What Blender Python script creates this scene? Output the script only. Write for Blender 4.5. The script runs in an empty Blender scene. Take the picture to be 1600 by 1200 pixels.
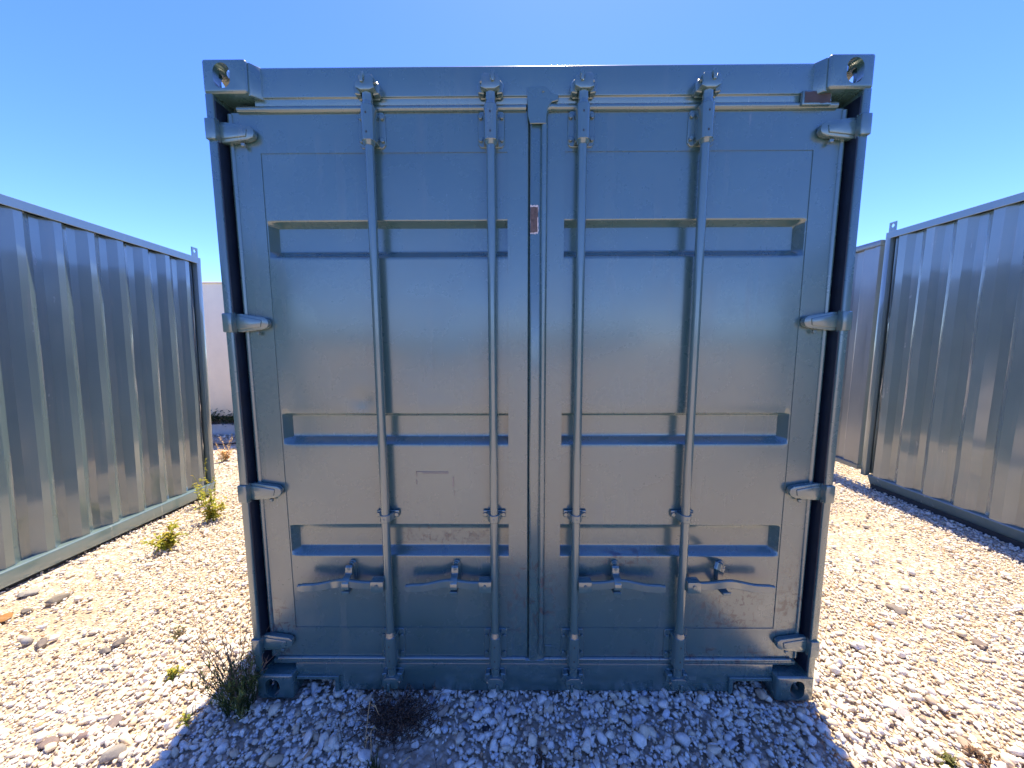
import bpy, bmesh, math, random
import numpy as np
from mathutils import Vector, Matrix
random.seed(7); rng = np.random.default_rng(11)
S = bpy.context.scene
C = S.collection

# ------------------------------------------------------------------ camera
CAM = np.array([-0.0801, -1.4124, 1.5550]); YAW, PITCH, ROLL, FPX = -0.0075, -0.10948, -0.0026, 560.0
def cam_axes():
    cy, sy, cp, sp = math.cos(YAW), math.sin(YAW), math.cos(PITCH), math.sin(PITCH)
    f = np.array([sy*cp, cy*cp, sp]); r = np.array([cy, -sy, 0.0]); u = np.cross(r, f)
    c, s = math.cos(ROLL), math.sin(ROLL)
    return c*r+s*u, -s*r+c*u, f
R_, U_, F_ = cam_axes()
cd = bpy.data.cameras.new('camera'); cam = bpy.data.objects.new('camera', cd); C.objects.link(cam)
cd.sensor_width = 36.0; cd.lens = 36.0*FPX/1600.0; cd.clip_start = 0.02; cd.clip_end = 3000
M = Matrix.Identity(4)
for i in range(3):
    M[i][0] = R_[i]; M[i][1] = U_[i]; M[i][2] = -F_[i]; M[i][3] = CAM[i]
cam.matrix_world = M
S.camera = cam
S.render.resolution_x, S.render.resolution_y = 1024, 768

# ------------------------------------------------------------------ light
SUN_EL, SUN_AZ = math.radians(68.5), math.radians(12.5)      # azimuth from +Y towards +X
w = bpy.data.worlds.new('World'); S.world = w; w.use_nodes = True
nt = w.node_tree; bg = nt.nodes['Background']
sky = nt.nodes.new('ShaderNodeTexSky'); sky.sky_type = 'NISHITA'; sky.sun_disc = False
sky.sun_elevation = SUN_EL; sky.sun_rotation = SUN_AZ
sky.altitude = 0; sky.air_density = 0.65; sky.dust_density = 0.14; sky.ozone_density = 4.5
hs = nt.nodes.new('ShaderNodeHueSaturation'); hs.inputs['Saturation'].default_value = 1.22; hs.inputs['Hue'].default_value = 0.518
nt.links.new(sky.outputs[0], hs.inputs['Color']); nt.links.new(hs.outputs[0], bg.inputs[0]); bg.inputs[1].default_value = 0.122
sl = bpy.data.lights.new('sun', 'SUN'); sl.energy = 2.7; sl.angle = math.radians(0.53); sl.color = (1.0, 0.84, 0.60)
so = bpy.data.objects.new('sun', sl); C.objects.link(so)
sd = Vector((math.sin(SUN_AZ)*math.cos(SUN_EL), math.cos(SUN_AZ)*math.cos(SUN_EL), math.sin(SUN_EL)))
so.rotation_euler = sd.to_track_quat('Z', 'Y').to_euler(); so.location = sd*20
vs = S.view_settings; vs.view_transform = 'Standard'; vs.look = 'None'; vs.exposure = 2.0; vs.gamma = 1; vs.use_curve_mapping = False

# ------------------------------------------------------------------ helpers
def sstep(a, b, x):
    t = np.clip((x-a)/(b-a), 0, 1); return t*t*(3-2*t)
def ground_z(x, y):
    """the yard drops gently away along the left container"""
    s = sstep(-1.7, -3.0, np.asarray(x, float))
    return -0.033*s*(np.clip(y, -1.5, 4.5)-0.9)
def ray(px, py):
    return (px-800)/FPX*R_-(py-600)/FPX*U_+F_
def gp(px, py):
    d = ray(px, py); z = 0.0
    for _ in range(6):
        t = (z-CAM[2])/d[2]; p = CAM+t*d; z = float(ground_z(p[0], p[1]))
    return Vector((p[0], p[1], z))
def on_y(px, py, y):
    d = ray(px, py); t = (y-CAM[1])/d[1]; return CAM+t*d

def tag(o, label=None, cat=None, group=None, kind=None):
    if label: o['label'] = label
    if cat: o['category'] = cat
    if group: o['group'] = group
    if kind: o['kind'] = kind
    return o
def empty(name, loc=(0, 0, 0), rot=(0, 0, 0)):
    o = bpy.data.objects.new(name, None); C.objects.link(o); o.location = loc; o.rotation_euler = rot
    o.empty_display_size = 0.1
    return o
def mesh_obj(name, me, mat, parent=None):
    o = bpy.data.objects.new(name, me); C.objects.link(o)
    if mat: me.materials.append(mat)
    if parent: o.parent = parent
    return o
def obj(name, bm, mat, parent=None, smooth=30):
    bmesh.ops.recalc_face_normals(bm, faces=bm.faces)
    me = bpy.data.meshes.new(name); bm.to_mesh(me); bm.free()
    if smooth:
        for p in me.polygons: p.use_smooth = True
        me.set_sharp_from_angle(angle=math.radians(smooth))
    return mesh_obj(name, me, mat, parent)
def join(dst, src):
    me = bpy.data.meshes.new('tmp'); src.to_mesh(me); src.free(); dst.from_mesh(me); bpy.data.meshes.remove(me)
def box(bm, lo, hi, bev=0.0, seg=2, mat=None):
    b = bmesh.new(); bmesh.ops.create_cube(b, size=1)
    lo, hi = Vector(lo), Vector(hi)
    for v in b.verts: v.co = Vector([lo[i]+(v.co[i]+.5)*(hi[i]-lo[i]) for i in range(3)])
    if bev: bmesh.ops.bevel(b, geom=b.edges[:], offset=bev, segments=seg, profile=.5, affect='EDGES')
    if mat is not None: bmesh.ops.transform(b, matrix=mat, verts=b.verts)
    join(bm, b)
def prism(bm, pts, axis, a, b_, bev=0.0, seg=2, mat=None):
    """polygon of 2D points extruded along an axis ('X': pts are (y,z); 'Y': (x,z); 'Z': (x,y))"""
    def P(p, t): return {'X': (t, p[0], p[1]), 'Y': (p[0], t, p[1]), 'Z': (p[0], p[1], t)}[axis]
    b = bmesh.new()
    v0 = [b.verts.new(P(p, a)) for p in pts]; v1 = [b.verts.new(P(p, b_)) for p in pts]
    n = len(pts); b.faces.new(v0); b.faces.new(v1[::-1])
    for i in range(n): b.faces.new((v0[i], v1[i], v1[(i+1) % n], v0[(i+1) % n]))
    bmesh.ops.recalc_face_normals(b, faces=b.faces)
    if bev: bmesh.ops.bevel(b, geom=b.edges[:], offset=bev, segments=seg, profile=.5, affect='EDGES', clamp_overlap=True)
    if mat is not None: bmesh.ops.transform(b, matrix=mat, verts=b.verts)
    join(bm, b)
def tube(bm, pts, rads, n=12, cap=True):
    """swept circle along points"""
    pts = [Vector(p) for p in pts]
    if not hasattr(rads, '__len__'): rads = [rads]*len(pts)
    rings = []
    t0 = (pts[1]-pts[0]).normalized()
    ref = Vector((0, 0, 1)) if abs(t0.z) < .9 else Vector((1, 0, 0))
    side = t0.cross(ref).normalized()
    for i, p in enumerate(pts):
        t = (pts[min(i+1, len(pts)-1)]-pts[max(i-1, 0)]).normalized()
        side = (side-t*side.dot(t)).normalized(); up = t.cross(side)
        rings.append([bm.verts.new(p+rads[i]*(math.cos(a)*side+math.sin(a)*up)) for a in [2*math.pi*k/n for k in range(n)]])
    for a, b in zip(rings, rings[1:]):
        for k in range(n): bm.faces.new((a[k], a[(k+1) % n], b[(k+1) % n], b[k]))
    if cap and n > 3: bm.faces.new(rings[0][::-1]); bm.faces.new(rings[-1])
def ribbon(bm, pts, hgt, thk, bev=.002):
    """flat bar (section hgt in z, thk in y) swept along points running mostly in x"""
    rings = []
    for i, p in enumerate(pts):
        h = hgt[i] if hasattr(hgt, '__len__') else hgt
        x, y, z = p; e = bev
        sec = [(-thk/2, -h/2+e), (-thk/2, h/2-e), (-thk/2+e, h/2), (thk/2-e, h/2), (thk/2, h/2-e), (thk/2, -h/2+e), (thk/2-e, -h/2), (-thk/2+e, -h/2)]
        rings.append([bm.verts.new((x, y+a, z+b)) for a, b in sec])
    for a, b in zip(rings, rings[1:]):
        for k in range(8): bm.faces.new((a[k], a[(k+1) % 8], b[(k+1) % 8], b[k]))
    bm.faces.new(rings[0]); bm.faces.new(rings[-1][::-1])
def hexbolt(bm, x, y, z, r=.009, h=.008):
    pts = [(x+r*math.cos(a), z+r*math.sin(a)) for a in [math.pi/3*k+.3 for k in range(6)]]
    prism(bm, pts, 'Y', y-h, y, .0015, 1)
def obround(cx, cz, w_, h_, n=8):
    """vertical obround outline, 2D"""
    r = min(w_, h_)/2; out = []
    if h_ >= w_:
        for k in range(n+1): a = math.pi*k/n; out.append((cx+r*math.cos(a), cz+h_/2-r+r*math.sin(a)))
        for k in range(n+1): a = math.pi+math.pi*k/n; out.append((cx+r*math.cos(a), cz-h_/2+r+r*math.sin(a)))
    else:
        for k in range(n+1): a = -math.pi/2+math.pi*k/n; out.append((cx+w_/2-r+r*math.cos(a), cz+r*math.sin(a)))
        for k in range(n+1): a = math.pi/2+math.pi*k/n; out.append((cx-w_/2+r+r*math.cos(a), cz+r*math.sin(a)))
    return out

# ------------------------------------------------------------------ materials
class NT:
    def __init__(s, name):
        s.m = bpy.data.materials.new(name); s.m.use_nodes = True; s.t = s.m.node_tree
        s.b = s.t.nodes['Principled BSDF']
    def n(s, kind, **kw):
        nd = s.t.nodes.new('ShaderNode'+kind)
        for k, v in kw.items(): setattr(nd, k, v)
        return nd
    def l(s, a, b): s.t.links.new(a, b)
    def coords(s, out='Object'):
        return s.n('TexCoord').outputs[out]
    def mapping(s, src, scale=(1, 1, 1), loc=(0, 0, 0), rot=(0, 0, 0)):
        m = s.n('Mapping'); s.l(src, m.inputs[0]); m.inputs[3].default_value = scale; m.inputs[1].default_value = loc; m.inputs[2].default_value = rot
        return m.outputs[0]
    def noise(s, src, scale, detail=3, rough=.55, dist=0):
        n = s.n('TexNoise'); s.l(src, n.inputs['Vector']); n.inputs['Scale'].default_value = scale; n.inputs['Detail'].default_value = detail
        n.inputs['Roughness'].default_value = rough; n.inputs['Distortion'].default_value = dist
        return n.outputs['Fac']
    def ramp(s, src, *stops, interp='LINEAR'):
        r = s.n('ValToRGB'); s.l(src, r.inputs[0]); cr = r.color_ramp; cr.interpolation = interp
        while len(cr.elements) < len(stops): cr.elements.new(.5)
        for e, (p, c) in zip(cr.elements, stops):
            e.position = p; e.color = (c, c, c, 1) if not hasattr(c, '__len__') else (*c, 1)
        return r.outputs[0]
    def mix(s, fac, a, b, mode='MIX'):
        m = s.n('Mix', data_type='RGBA', blend_type=mode)
        for sock, v in ((m.inputs[0], fac), (m.inputs[6], a), (m.inputs[7], b)):
            if hasattr(v, 'is_linked'): s.l(v, sock)
            elif hasattr(v, '__len__'): sock.default_value = (*v, 1)
            else: sock.default_value = v
        return m.outputs[2]
    def math(s, op, a, b=0.0):
        m = s.n('Math', operation=op)
        for sock, v in ((m.inputs[0], a), (m.inputs[1], b)):
            if hasattr(v, 'is_linked'): s.l(v, sock)
            else: sock.default_value = v
        return m.outputs[0]
    def bump(s, h, strength=.3, dist=.01, prev=None):
        b = s.n('Bump'); s.l(h, b.inputs['Height']); b.inputs['Strength'].default_value = strength; b.inputs['Distance'].default_value = dist
        if prev is not None: s.l(prev, b.inputs['Normal'])
        return b.outputs[0]
    def set(s, **kw):
        for k, v in kw.items():
            k = {'color': 'Base Color', 'rough': 'Roughness', 'metal': 'Metallic', 'normal': 'Normal', 'spec': 'Specular IOR Level'}.get(k, k)
            if hasattr(v, 'is_linked'): s.l(v, s.b.inputs[k])
            elif hasattr(v, '__len__') and len(v) == 3: s.b.inputs[k].default_value = (*v, 1)
            else: s.b.inputs[k].default_value = v
        return s.m

def paint_mat(name, base, rough=.30, wave=.35, chips=.0, dust=.25, worn=False, coat=.17):
    k = NT(name); co = k.coords()
    big = k.noise(co, 1.7, 2); fine = k.noise(co, 60, 4, .6)
    streak = k.noise(k.mapping(co, (22, 22, .9)), 1.0, 3, .55)
    c = k.mix(k.ramp(big, (.3, 0), (.75, 1)), tuple(x*.92 for x in base), tuple(x*1.08 for x in base))
    # thin dust in vertical runs and cloudy patches
    dm = k.math('MULTIPLY', k.ramp(streak, (.52, 0), (.8, 1)), k.ramp(k.noise(co, 3.1, 4), (.42, 0), (.7, 1)))
    c = k.mix(k.math('MULTIPLY', dm, dust), c, (.30, .29, .26))
    r = k.math('ADD', k.math('MULTIPLY', k.ramp(k.noise(co, 5, 5, .65), (.35, 0), (.7, 1)), .10), rough-.04)
    r = k.math('ADD', r, k.math('MULTIPLY', dm, .15))
    # chips and scuffs
    if chips:
        ch = k.ramp(k.noise(k.mapping(co, (1, 1, 1.6)), 38, 6, .72, .4), (.68, 0), (.70, 1))
        reg = k.ramp(k.noise(co, 2.3, 2), (.50, 0), (.66, 1))
        ch = k.math('MULTIPLY', k.math('MULTIPLY', ch, reg), chips)
        c = k.mix(ch, c, (.020, .024, .032)); r = k.math('ADD', r, k.math('MULTIPLY', ch, .3))
    if worn:
        # scuffed areas: meeting stiles low down, hinge corners, sill on the right
        def blob(cx, cz, rx, rz):
            g = k.n('VectorMath', operation='LENGTH'); k.l(k.mapping(co, (1/rx, 0, 1/rz), (-cx/rx, 0, -cz/rz)), g.inputs[0]); return k.ramp(g.outputs['Value'], (.45, 1), (1.0, 0))
        rg = blob(.0, .45, .17, .30)
        for q in ((1.13, .34, .10, .36), (.75, .175, .5, .05), (-1.12, .30, .09, .22), (-.40, .715, .26, .07), (.85, .40, .22, .16), (.40, .63, .16, .05)): rg = k.math('MAXIMUM', rg, blob(*q))
        fl = k.ramp(k.noise(k.mapping(co, (1, 1, .55)), 46, 6, .75, .6), (.555, 0), (.575, 1)); fl2 = k.ramp(k.noise(k.mapping(co, (1, 1, 3)), 13, 6, .7), (.60, 0), (.62, 1))
        fl = k.math('MULTIPLY', k.math('MAXIMUM', fl, fl2), rg)
        c = k.mix(k.math('MULTIPLY', fl, .92), c, (.012, .018, .030)); r = k.math('ADD', r, k.math('MULTIPLY', fl, .25))
        sc = k.ramp(k.noise(k.mapping(co, (90, 90, 5), rot=(0, .5, 0)), 1.0, 2, .5), (.73, 0), (.76, 1)); sc = k.math('MULTIPLY', sc, k.ramp(k.noise(co, 2.9, 3), (.56, 0), (.64, 1)))
        c = k.mix(k.math('MULTIPLY', sc, .45), c, (.32, .33, .32))
    nb = k.bump(big, wave, .02); nb = k.bump(k.noise(co, 7.5, 2), wave*.35, .006, nb); nb = k.bump(fine, .05, .0015, nb)
    return k.set(color=c, rough=r, normal=nb, spec=1.0, **{'Coat Weight': 1.0, 'Coat Roughness': coat, 'Coat IOR': 1.55})
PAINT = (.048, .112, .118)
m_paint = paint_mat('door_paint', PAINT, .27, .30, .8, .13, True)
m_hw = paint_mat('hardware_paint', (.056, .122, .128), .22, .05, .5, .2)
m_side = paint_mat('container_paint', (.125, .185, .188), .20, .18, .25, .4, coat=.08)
m_fence = paint_mat('panel_paint', (.12, .15, .16), .34, .25, .3, .4)

def gen(name, color, rough=.7, var=.25, scale=30, bump=.3, bd=.004, **kw):
    k = NT(name); co = k.coords(); f = k.noise(co, scale, 5, .6)
    c = k.mix(k.ramp(f, (.3, 0), (.7, 1)), tuple(x*(1-var) for x in color), tuple(min(1, x*(1+var)) for x in color))
    return k.set(color=c, rough=rough, normal=k.bump(f, bump, bd), **kw)
m_dark = gen('bare_rubber', (.045, .04, .042), .75)
m_bare = gen('bare_metal_patch', (.085, .065, .058), .65, .5, 90)
m_ragged = gen('torn_tape_edge', (.50, .50, .50), .8)
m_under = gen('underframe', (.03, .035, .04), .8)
m_steel = gen('zinc_steel', (.35, .36, .37), .4, .2, 40, .1, .002, Metallic=.6)
m_plinth = gen('pale_concrete', (.55, .55, .54), .85, .1, 8, .3, .01)
m_cream = gen('cream_render', (.86, .76, .56), .75, .05, 3, .1, .004)
m_gap_shade = gen('gap_shade', (.006, .014, .030), .45, .2, 20, .1, .002)  # near-black navy: the shade of the hinge gap put into the colour
m_black = gen('dark_hollow', (.02, .02, .02), .9)

def stone_mat():
    k = NT('limestone'); a = k.n('Attribute', attribute_name='tint'); co = k.coords()
    f = k.noise(co, 130, 5, .65); g = k.noise(co, 34, 3)
    c = k.mix(k.ramp(f, (.3, 0), (.75, 1)), (.80, .78, .76), (1.08, 1.06, 1.03)); c = k.mix(1.0, a.outputs['Color'], c, 'MULTIPLY')
    c = k.mix(k.math('MULTIPLY', k.ramp(g, (.55, 0), (.72, 1)), .35), c, (.42, .33, .22))
    return k.set(color=c, rough=.85, normal=k.bump(f, .5, .002), spec=.3)
m_stone = stone_mat()
def ground_mat():
    k = NT('gravel_ground'); co = k.coords()
    v = k.n('TexVoronoi'); k.l(co, v.inputs['Vector']); v.inputs['Scale'].default_value = 34; v.inputs['Randomness'].default_value = 1
    v2 = k.n('TexVoronoi'); k.l(co, v2.inputs['Vector']); v2.inputs['Scale'].default_value = 75
    cell = k.n('SeparateColor'); k.l(v.outputs['Color'], cell.inputs[0])
    c = k.ramp(cell.outputs[0], (0, (.50, .43, .33)), (.2, (.64, .57, .47)), (.6, (.72, .67, .58)), (1, (.78, .75, .69)))
    big = k.noise(co, .8, 4); c = k.mix(k.ramp(big, (.40, .1), (.65, .7)), c, (.52, .40, .27))
    gap = k.ramp(v.outputs['Distance'], (.25, 0), (.65, 1)); c = k.mix(k.math('MULTIPLY', gap, .8), c, (.36, .28, .20))
    h = k.math('SUBTRACT', 1.0, v.outputs['Distance']); nb = k.bump(h, 1.0, .016); nb = k.bump(k.math('SUBTRACT', 1.0, v2.outputs['Distance']), .7, .006, nb)
    return k.set(color=c, rough=.9, normal=nb, spec=.2)
m_ground = ground_mat()
def leaf_mat(name, col, var=.3, trans=.35):
    k = NT(name); a = k.n('Attribute', attribute_name='tint'); co = k.coords()
    c = k.mix(1.0, col, a.outputs['Color'], 'MULTIPLY')
    k.set(color=c, rough=.55, spec=.3)
    tr = k.n('BsdfTranslucent'); k.l(c, tr.inputs[0]); ms = k.n('MixShader'); ms.inputs[0].default_value = trans
    out = k.t.nodes['Material Output']; k.l(k.b.outputs[0], ms.inputs[1]); k.l(tr.outputs[0], ms.inputs[2]); k.l(ms.outputs[0], out.inputs[0])
    return k.m
m_leaf = leaf_mat('fresh_leaf', (.30, .36, .07), trans=.5); m_leafd = leaf_mat('dark_leaf', (.095, .115, .04), trans=.3)
m_twig = leaf_mat('dry_twig', (.22, .16, .11), trans=.0); m_brown = leaf_mat('dead_weed', (.11, .075, .055), trans=.1)
m_straw = leaf_mat('pale_straw', (.55, .45, .27), trans=.2); m_bushg = leaf_mat('bush_leaf', (.04, .075, .025), trans=.25)

# ------------------------------------------------------------------ ground sheet
def build_ground():
    xs = np.concatenate([[-900, -300, -100, -40, -20, -12], np.arange(-8, 8.01, .2), [12, 20, 40, 100, 300, 900]])
    ys = np.concatenate([[-900, -300, -100, -40, -20, -12], np.arange(-8, 10.01, .2), [14, 22, 40, 100, 300, 900]])
    X, Y = np.meshgrid(xs, ys, indexing='ij'); Z = ground_z(X, Y)-.012
    Z = Z+.010*np.sin(X*2.3+Y*.7)*np.sin(Y*1.9-X)*((abs(X) < 8) & (abs(Y) < 8))
    V = np.stack([X, Y, Z], -1).reshape(-1, 3); n, m = len(xs), len(ys)
    i = np.arange(n-1)[:, None]*m+np.arange(m-1)[None]; F = np.stack([i, i+m, i+m+1, i+1], -1).reshape(-1, 4)
    me = bpy.data.meshes.new('ground'); me.from_pydata(V.tolist(), [], F.tolist())
    for p in me.polygons: p.use_smooth = True
    o = mesh_obj('ground', me, m_ground); o['kind'] = 'structure'
build_ground()

# ------------------------------------------------------------------ stones
def stone_shape(sub, seed):
    r = np.random.default_rng(seed); b = bmesh.new(); bmesh.ops.create_icosphere(b, subdivisions=sub, radius=1)
    V = np.array([v.co[:] for v in b.verts]); F = np.array([[v.index for v in f.verts] for f in b.faces]); b.free()
    for _ in range(13 if sub > 1 else 6):                       # broken faces
        n = r.normal(size=3); n /= np.linalg.norm(n); d = r.uniform(.42, .80)
        s = V@n; V -= np.clip(s-d, 0, None)[:, None]*n[None]*.92
    V *= 1+r.uniform(-.05, .05, (len(V), 1)); V *= np.array([1, r.uniform(.62, .95), r.uniform(.42, .72)])
    return V, F
def rots(n, tilt):
    a = rng.uniform(0, 2*np.pi, n); b = rng.normal(0, tilt, n); c = rng.normal(0, tilt, n)
    ca, sa, cb, sb, cc, sc = np.cos(a), np.sin(a), np.cos(b), np.sin(b), np.cos(c), np.sin(c); z = np.zeros(n); o = np.ones(n)
    Rz = np.array([[ca, -sa, z], [sa, ca, z], [z, z, o]]).transpose(2, 0, 1)
    Rx = np.array([[o, z, z], [z, cb, -sb], [z, sb, cb]]).transpose(2, 0, 1)
    Ry = np.array([[cc, z, sc], [z, o, z], [-sc, z, cc]]).transpose(2, 0, 1)
    return Rz@Rx@Ry
PAL = np.array([(.80, .75, .67), (.84, .79, .70), (.74, .66, .53), (.76, .65, .48), (.66, .66, .66), (.62, .49, .34), (.42, .34, .27), (.36, .37, .39), (.50, .33, .20)])
PW = np.array([.25, .25, .17, .14, .07, .06, .03, .02, .01]); PW = PW/PW.sum()
def stone_cloud(P, size, sub, seeds, tilt=.5):
    """P (n,2), size (n,) radius -> verts, tris, colours"""
    VV, FF, CC = [], [], []; off = 0; which = rng.integers(0, len(seeds), len(P))
    for k, sd_ in enumerate(seeds):
        V, F = stone_shape(sub, sd_); idx = np.where(which == k)[0]; n = len(idx)
        if not n: continue
        Rm = rots(n, tilt); W = np.einsum('nij,vj->nvi', Rm, V)*size[idx][:, None, None]
        W[:, :, 0] += P[idx, 0][:, None]; W[:, :, 1] += P[idx, 1][:, None]
        W[:, :, 2] += (ground_z(P[idx, 0], P[idx, 1])+size[idx]*rng.uniform(.0, .38, n))[:, None]
        col = np.clip(PAL[rng.choice(len(PAL), n, p=PW)]*rng.uniform(.92, 1.12, (n, 1)), 0, .9)
        VV.append(W.reshape(-1, 3)); FF.append((F[None]+(np.arange(n)*len(V))[:, None, None]+off).reshape(-1, 3))
        CC.append(np.repeat(col, len(V), 0)); off += n*len(V)
    return np.concatenate(VV), np.concatenate(FF), np.concatenate(CC), off
def tri_mesh(name, V, F, Ccol):
    me = bpy.data.meshes.new(name); me.vertices.add(len(V)); me.vertices.foreach_set('co', V.astype(np.float32).ravel())
    me.loops.add(len(F)*3); me.loops.foreach_set('vertex_index', F.astype(np.int32).ravel())
    me.polygons.add(len(F)); me.polygons.foreach_set('loop_start', np.arange(len(F), dtype=np.int32)*3)
    me.update(calc_edges=True)
    a = me.attributes.new('tint', 'FLOAT_COLOR', 'POINT'); a.data.foreach_set('color', np.concatenate([Ccol, np.ones((len(Ccol), 1))], 1).astype(np.float32).ravel())
    return me
DIRT = gp(650, 1182)
def keep(P):
    x, y = P[:, 0], P[:, 1]
    ok = ~((abs(x) < 1.20) & (y > .32)) & ~((abs(abs(x)-1.14) < .10) & (y > -.01) & (y < .2))
    ok &= ~(x < -3.36) | (y > 2.45)
    ok &= ~((x > 3.80) & (y < 2.40))
    e = ((x-DIRT.x)/.17)**2+((y-DIRT.y)/.07)**2
    # thin, dusty stretches where the soil shows between the stones
    nz = np.sin(2.1*x+1.3*y+.6)+np.sin(-1.4*x+2.7*y+2.0)+.7*np.sin(4.3*x-3.1*y)
    thin = sstep(.5, 1.7, nz)*(abs(x) > 1.5)*.75
    ok &= rng.random(len(x)) > thin
    return ok & ((e > 1) | (rng.random(len(x)) < .12))
def scatter(x0, x1, y0, y1, per_m2):
    n = int((x1-x0)*(y1-y0)*per_m2); P = np.stack([rng.uniform(x0, x1, n), rng.uniform(y0, y1, n)], 1); return P[keep(P)]
def build_gravel():
    parts = []; off = 0
    def add(P, size, sub, seeds):
        nonlocal off
        V, F, K, n = stone_cloud(P, size, sub, seeds); parts.append((V, F+off, K)); off += n
    def sizes(n, med, sig, lo, hi): return np.clip(np.exp(rng.normal(math.log(med), sig, n)), lo, hi)
    P = scatter(-1.9, 1.9, -.62, .34, 1900); add(P, sizes(len(P), .0140, .42, .007, .036), 2, range(10, 22))
    P = scatter(-1.9, 1.9, -.62, .34, 4200); add(P, sizes(len(P), .0085, .3, .004, .014), 1, range(40, 52))
    for x0, x1, y0, y1 in ((-3.5, -1.15, .34, 1.3), (1.15, 3.9, .34, 1.3), (-3.5, -1.9, -.62, .34), (1.9, 3.9, -.62, .34)):
        P = scatter(x0, x1, y0, y1, 1500); add(P, sizes(len(P), .0092, .45, .007, .034), 1, range(60, 76))
        P = scatter(x0, x1, y0, y1, 3400); add(P, sizes(len(P), .0066, .3, .005, .014), 1, range(80, 92))
    for x0, x1, y0, y1 in ((-4.6, -1.15, 1.3, 3.2), (1.15, 4.6, 1.3, 3.4)):
        P = scatter(x0, x1, y0, y1, 2400); add(P, sizes(len(P), .0085, .4, .007, .032), 1, range(60, 76))
    P = scatter(-7, -2.5, 3.2, 5.6, 420); add(P, sizes(len(P), .016, .4, .008, .04), 1, range(60, 76))
    me = tri_mesh('gravel', np.concatenate([p[0] for p in parts]), np.concatenate([p[1] for p in parts]), np.concatenate([p[2] for p in parts]))
    o = mesh_obj('gravel', me, m_stone); tag(o, 'pale crushed limestone gravel covering the whole yard', 'gravel', kind='stuff')
build_gravel()
def rock(px, py, rad, col, label, flat=1.0, seed=0):
    p = gp(px, py); V, F = stone_shape(3, 200+seed); rad *= .88; V = V*rad*np.array([1, 1, flat])
    a = random.uniform(0, 6.28); V = V@np.array([[math.cos(a), -math.sin(a), 0], [math.sin(a), math.cos(a), 0], [0, 0, 1]])
    me = tri_mesh('rock', V, F, np.tile(np.array(col)*.6, (len(V), 1)))
    o = mesh_obj('rock', me, m_stone); o.location = (p.x, p.y, p.z+rad*.28*flat)
    tag(o, label, 'stone', 'larger loose stones on the gravel')

# ------------------------------------------------------------------ shipping container
W2, HT, LEN = 1.219, 2.591, 6.058
DY, HY = .050, .035                    # door face, header and sill face
def casting(parent, sx, top, front):
    """corner casting: hollow block with obround holes in the end, side and top or bottom faces"""
    wx, wy, wz = .162, .178, .118
    def mk(f):
        b = bmesh.new(); f(b); bmesh.ops.recalc_face_normals(b, faces=b.faces)
        me = bpy.data.meshes.new('t'); b.to_mesh(me); b.free(); o = bpy.data.objects.new('t', me); C.objects.link(o); return o
    A = mk(lambda b: box(b, (0, 0, 0), (wx, wy, wz), .011, 3))
    cut = [mk(lambda b: box(b, (.028, .028, .024), (wx-.012, wy-.012, wz-.024))),
           mk(lambda b: prism(b, obround(.072, .060, .062, .086), 'Y', -.05, .06)),
           mk(lambda b: prism(b, obround(.088, .060, .062, .086), 'X', -.05, .06)),
           mk(lambda b: prism(b, obround(.082, .090, .062, .11), 'Z', .06, .2))]
    for c_ in cut:
        md = A.modifiers.new('b', 'BOOLEAN'); md.operation = 'DIFFERENCE'; md.solver = 'EXACT'; md.object = c_
    dg = bpy.context.evaluated_depsgraph_get(); me = bpy.data.meshes.new_from_object(A.evaluated_get(dg))
    for o in cut+[A]:
        d_ = o.data; bpy.data.objects.remove(o); bpy.data.meshes.remove(d_)
    b = bmesh.new(); b.from_mesh(me); bpy.data.meshes.remove(me)
    for v in b.verts:
        x, y, z = v.co
        if not top: z = wz-z
        v.co = ((-W2+x) if sx < 0 else (W2-x), y if front else LEN-y, z+(HT-wz if top else 0))
    return obj('corner_casting', b, m_paint, parent, 35)

def side_profile(a, b, pitch, fl, sl, depth, start=0.0):
    """corrugation polyline: list of (u, d) from a to b; d=0 outer, d=depth inner; widths fl outer, sl slope"""
    inner = pitch-fl-2*sl; pts = []; u = a+start
    while u < b:
        for du, d in ((0, 0), (fl, 0), (fl+sl, depth), (fl+sl+inner, depth)):
            if a <= u+du <= b: pts.append((u+du, d))
        u += pitch
    if pts[0][0] > a+1e-4: pts.insert(0, (a, pts[0][1]))
    if pts[-1][0] < b-1e-4: pts.append((b, pts[-1][1]))
    return pts
def corrugated(name, parent, mat, prof, z0, z1, place, dents=(), nz=40, wob=.0015, seed=1):
    """sheet built from a corrugation profile; place(u, d, z) -> xyz"""
    r = np.random.default_rng(seed); b = bmesh.new(); zs = np.linspace(z0, z1, nz+1)
    ph = r.uniform(0, 6.28, (len(prof), 3)); am = r.uniform(.3, 1.0, (len(prof), 3))*wob
    cols = []
    for i, (u, d) in enumerate(prof):
        col = []
        for z in zs:
            e = sum(am[i, k]*math.sin((2.1+1.7*k)*z+ph[i, k]) for k in range(3))
            for (du, dz, rad, dep) in dents:
                q = ((u-du)/rad)**2+((z-dz)/(rad*1.3))**2
                if q < 4: e += dep*math.exp(-q*1.5)
            col.append(b.verts.new(place(u, d+e, z)))
        cols.append(col)
    for a, c in zip(cols, cols[1:]):
        for k in range(nz): b.faces.new((a[k], a[k+1], c[k+1], c[k]))
    return obj(name, b, mat, parent, 13)

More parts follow.
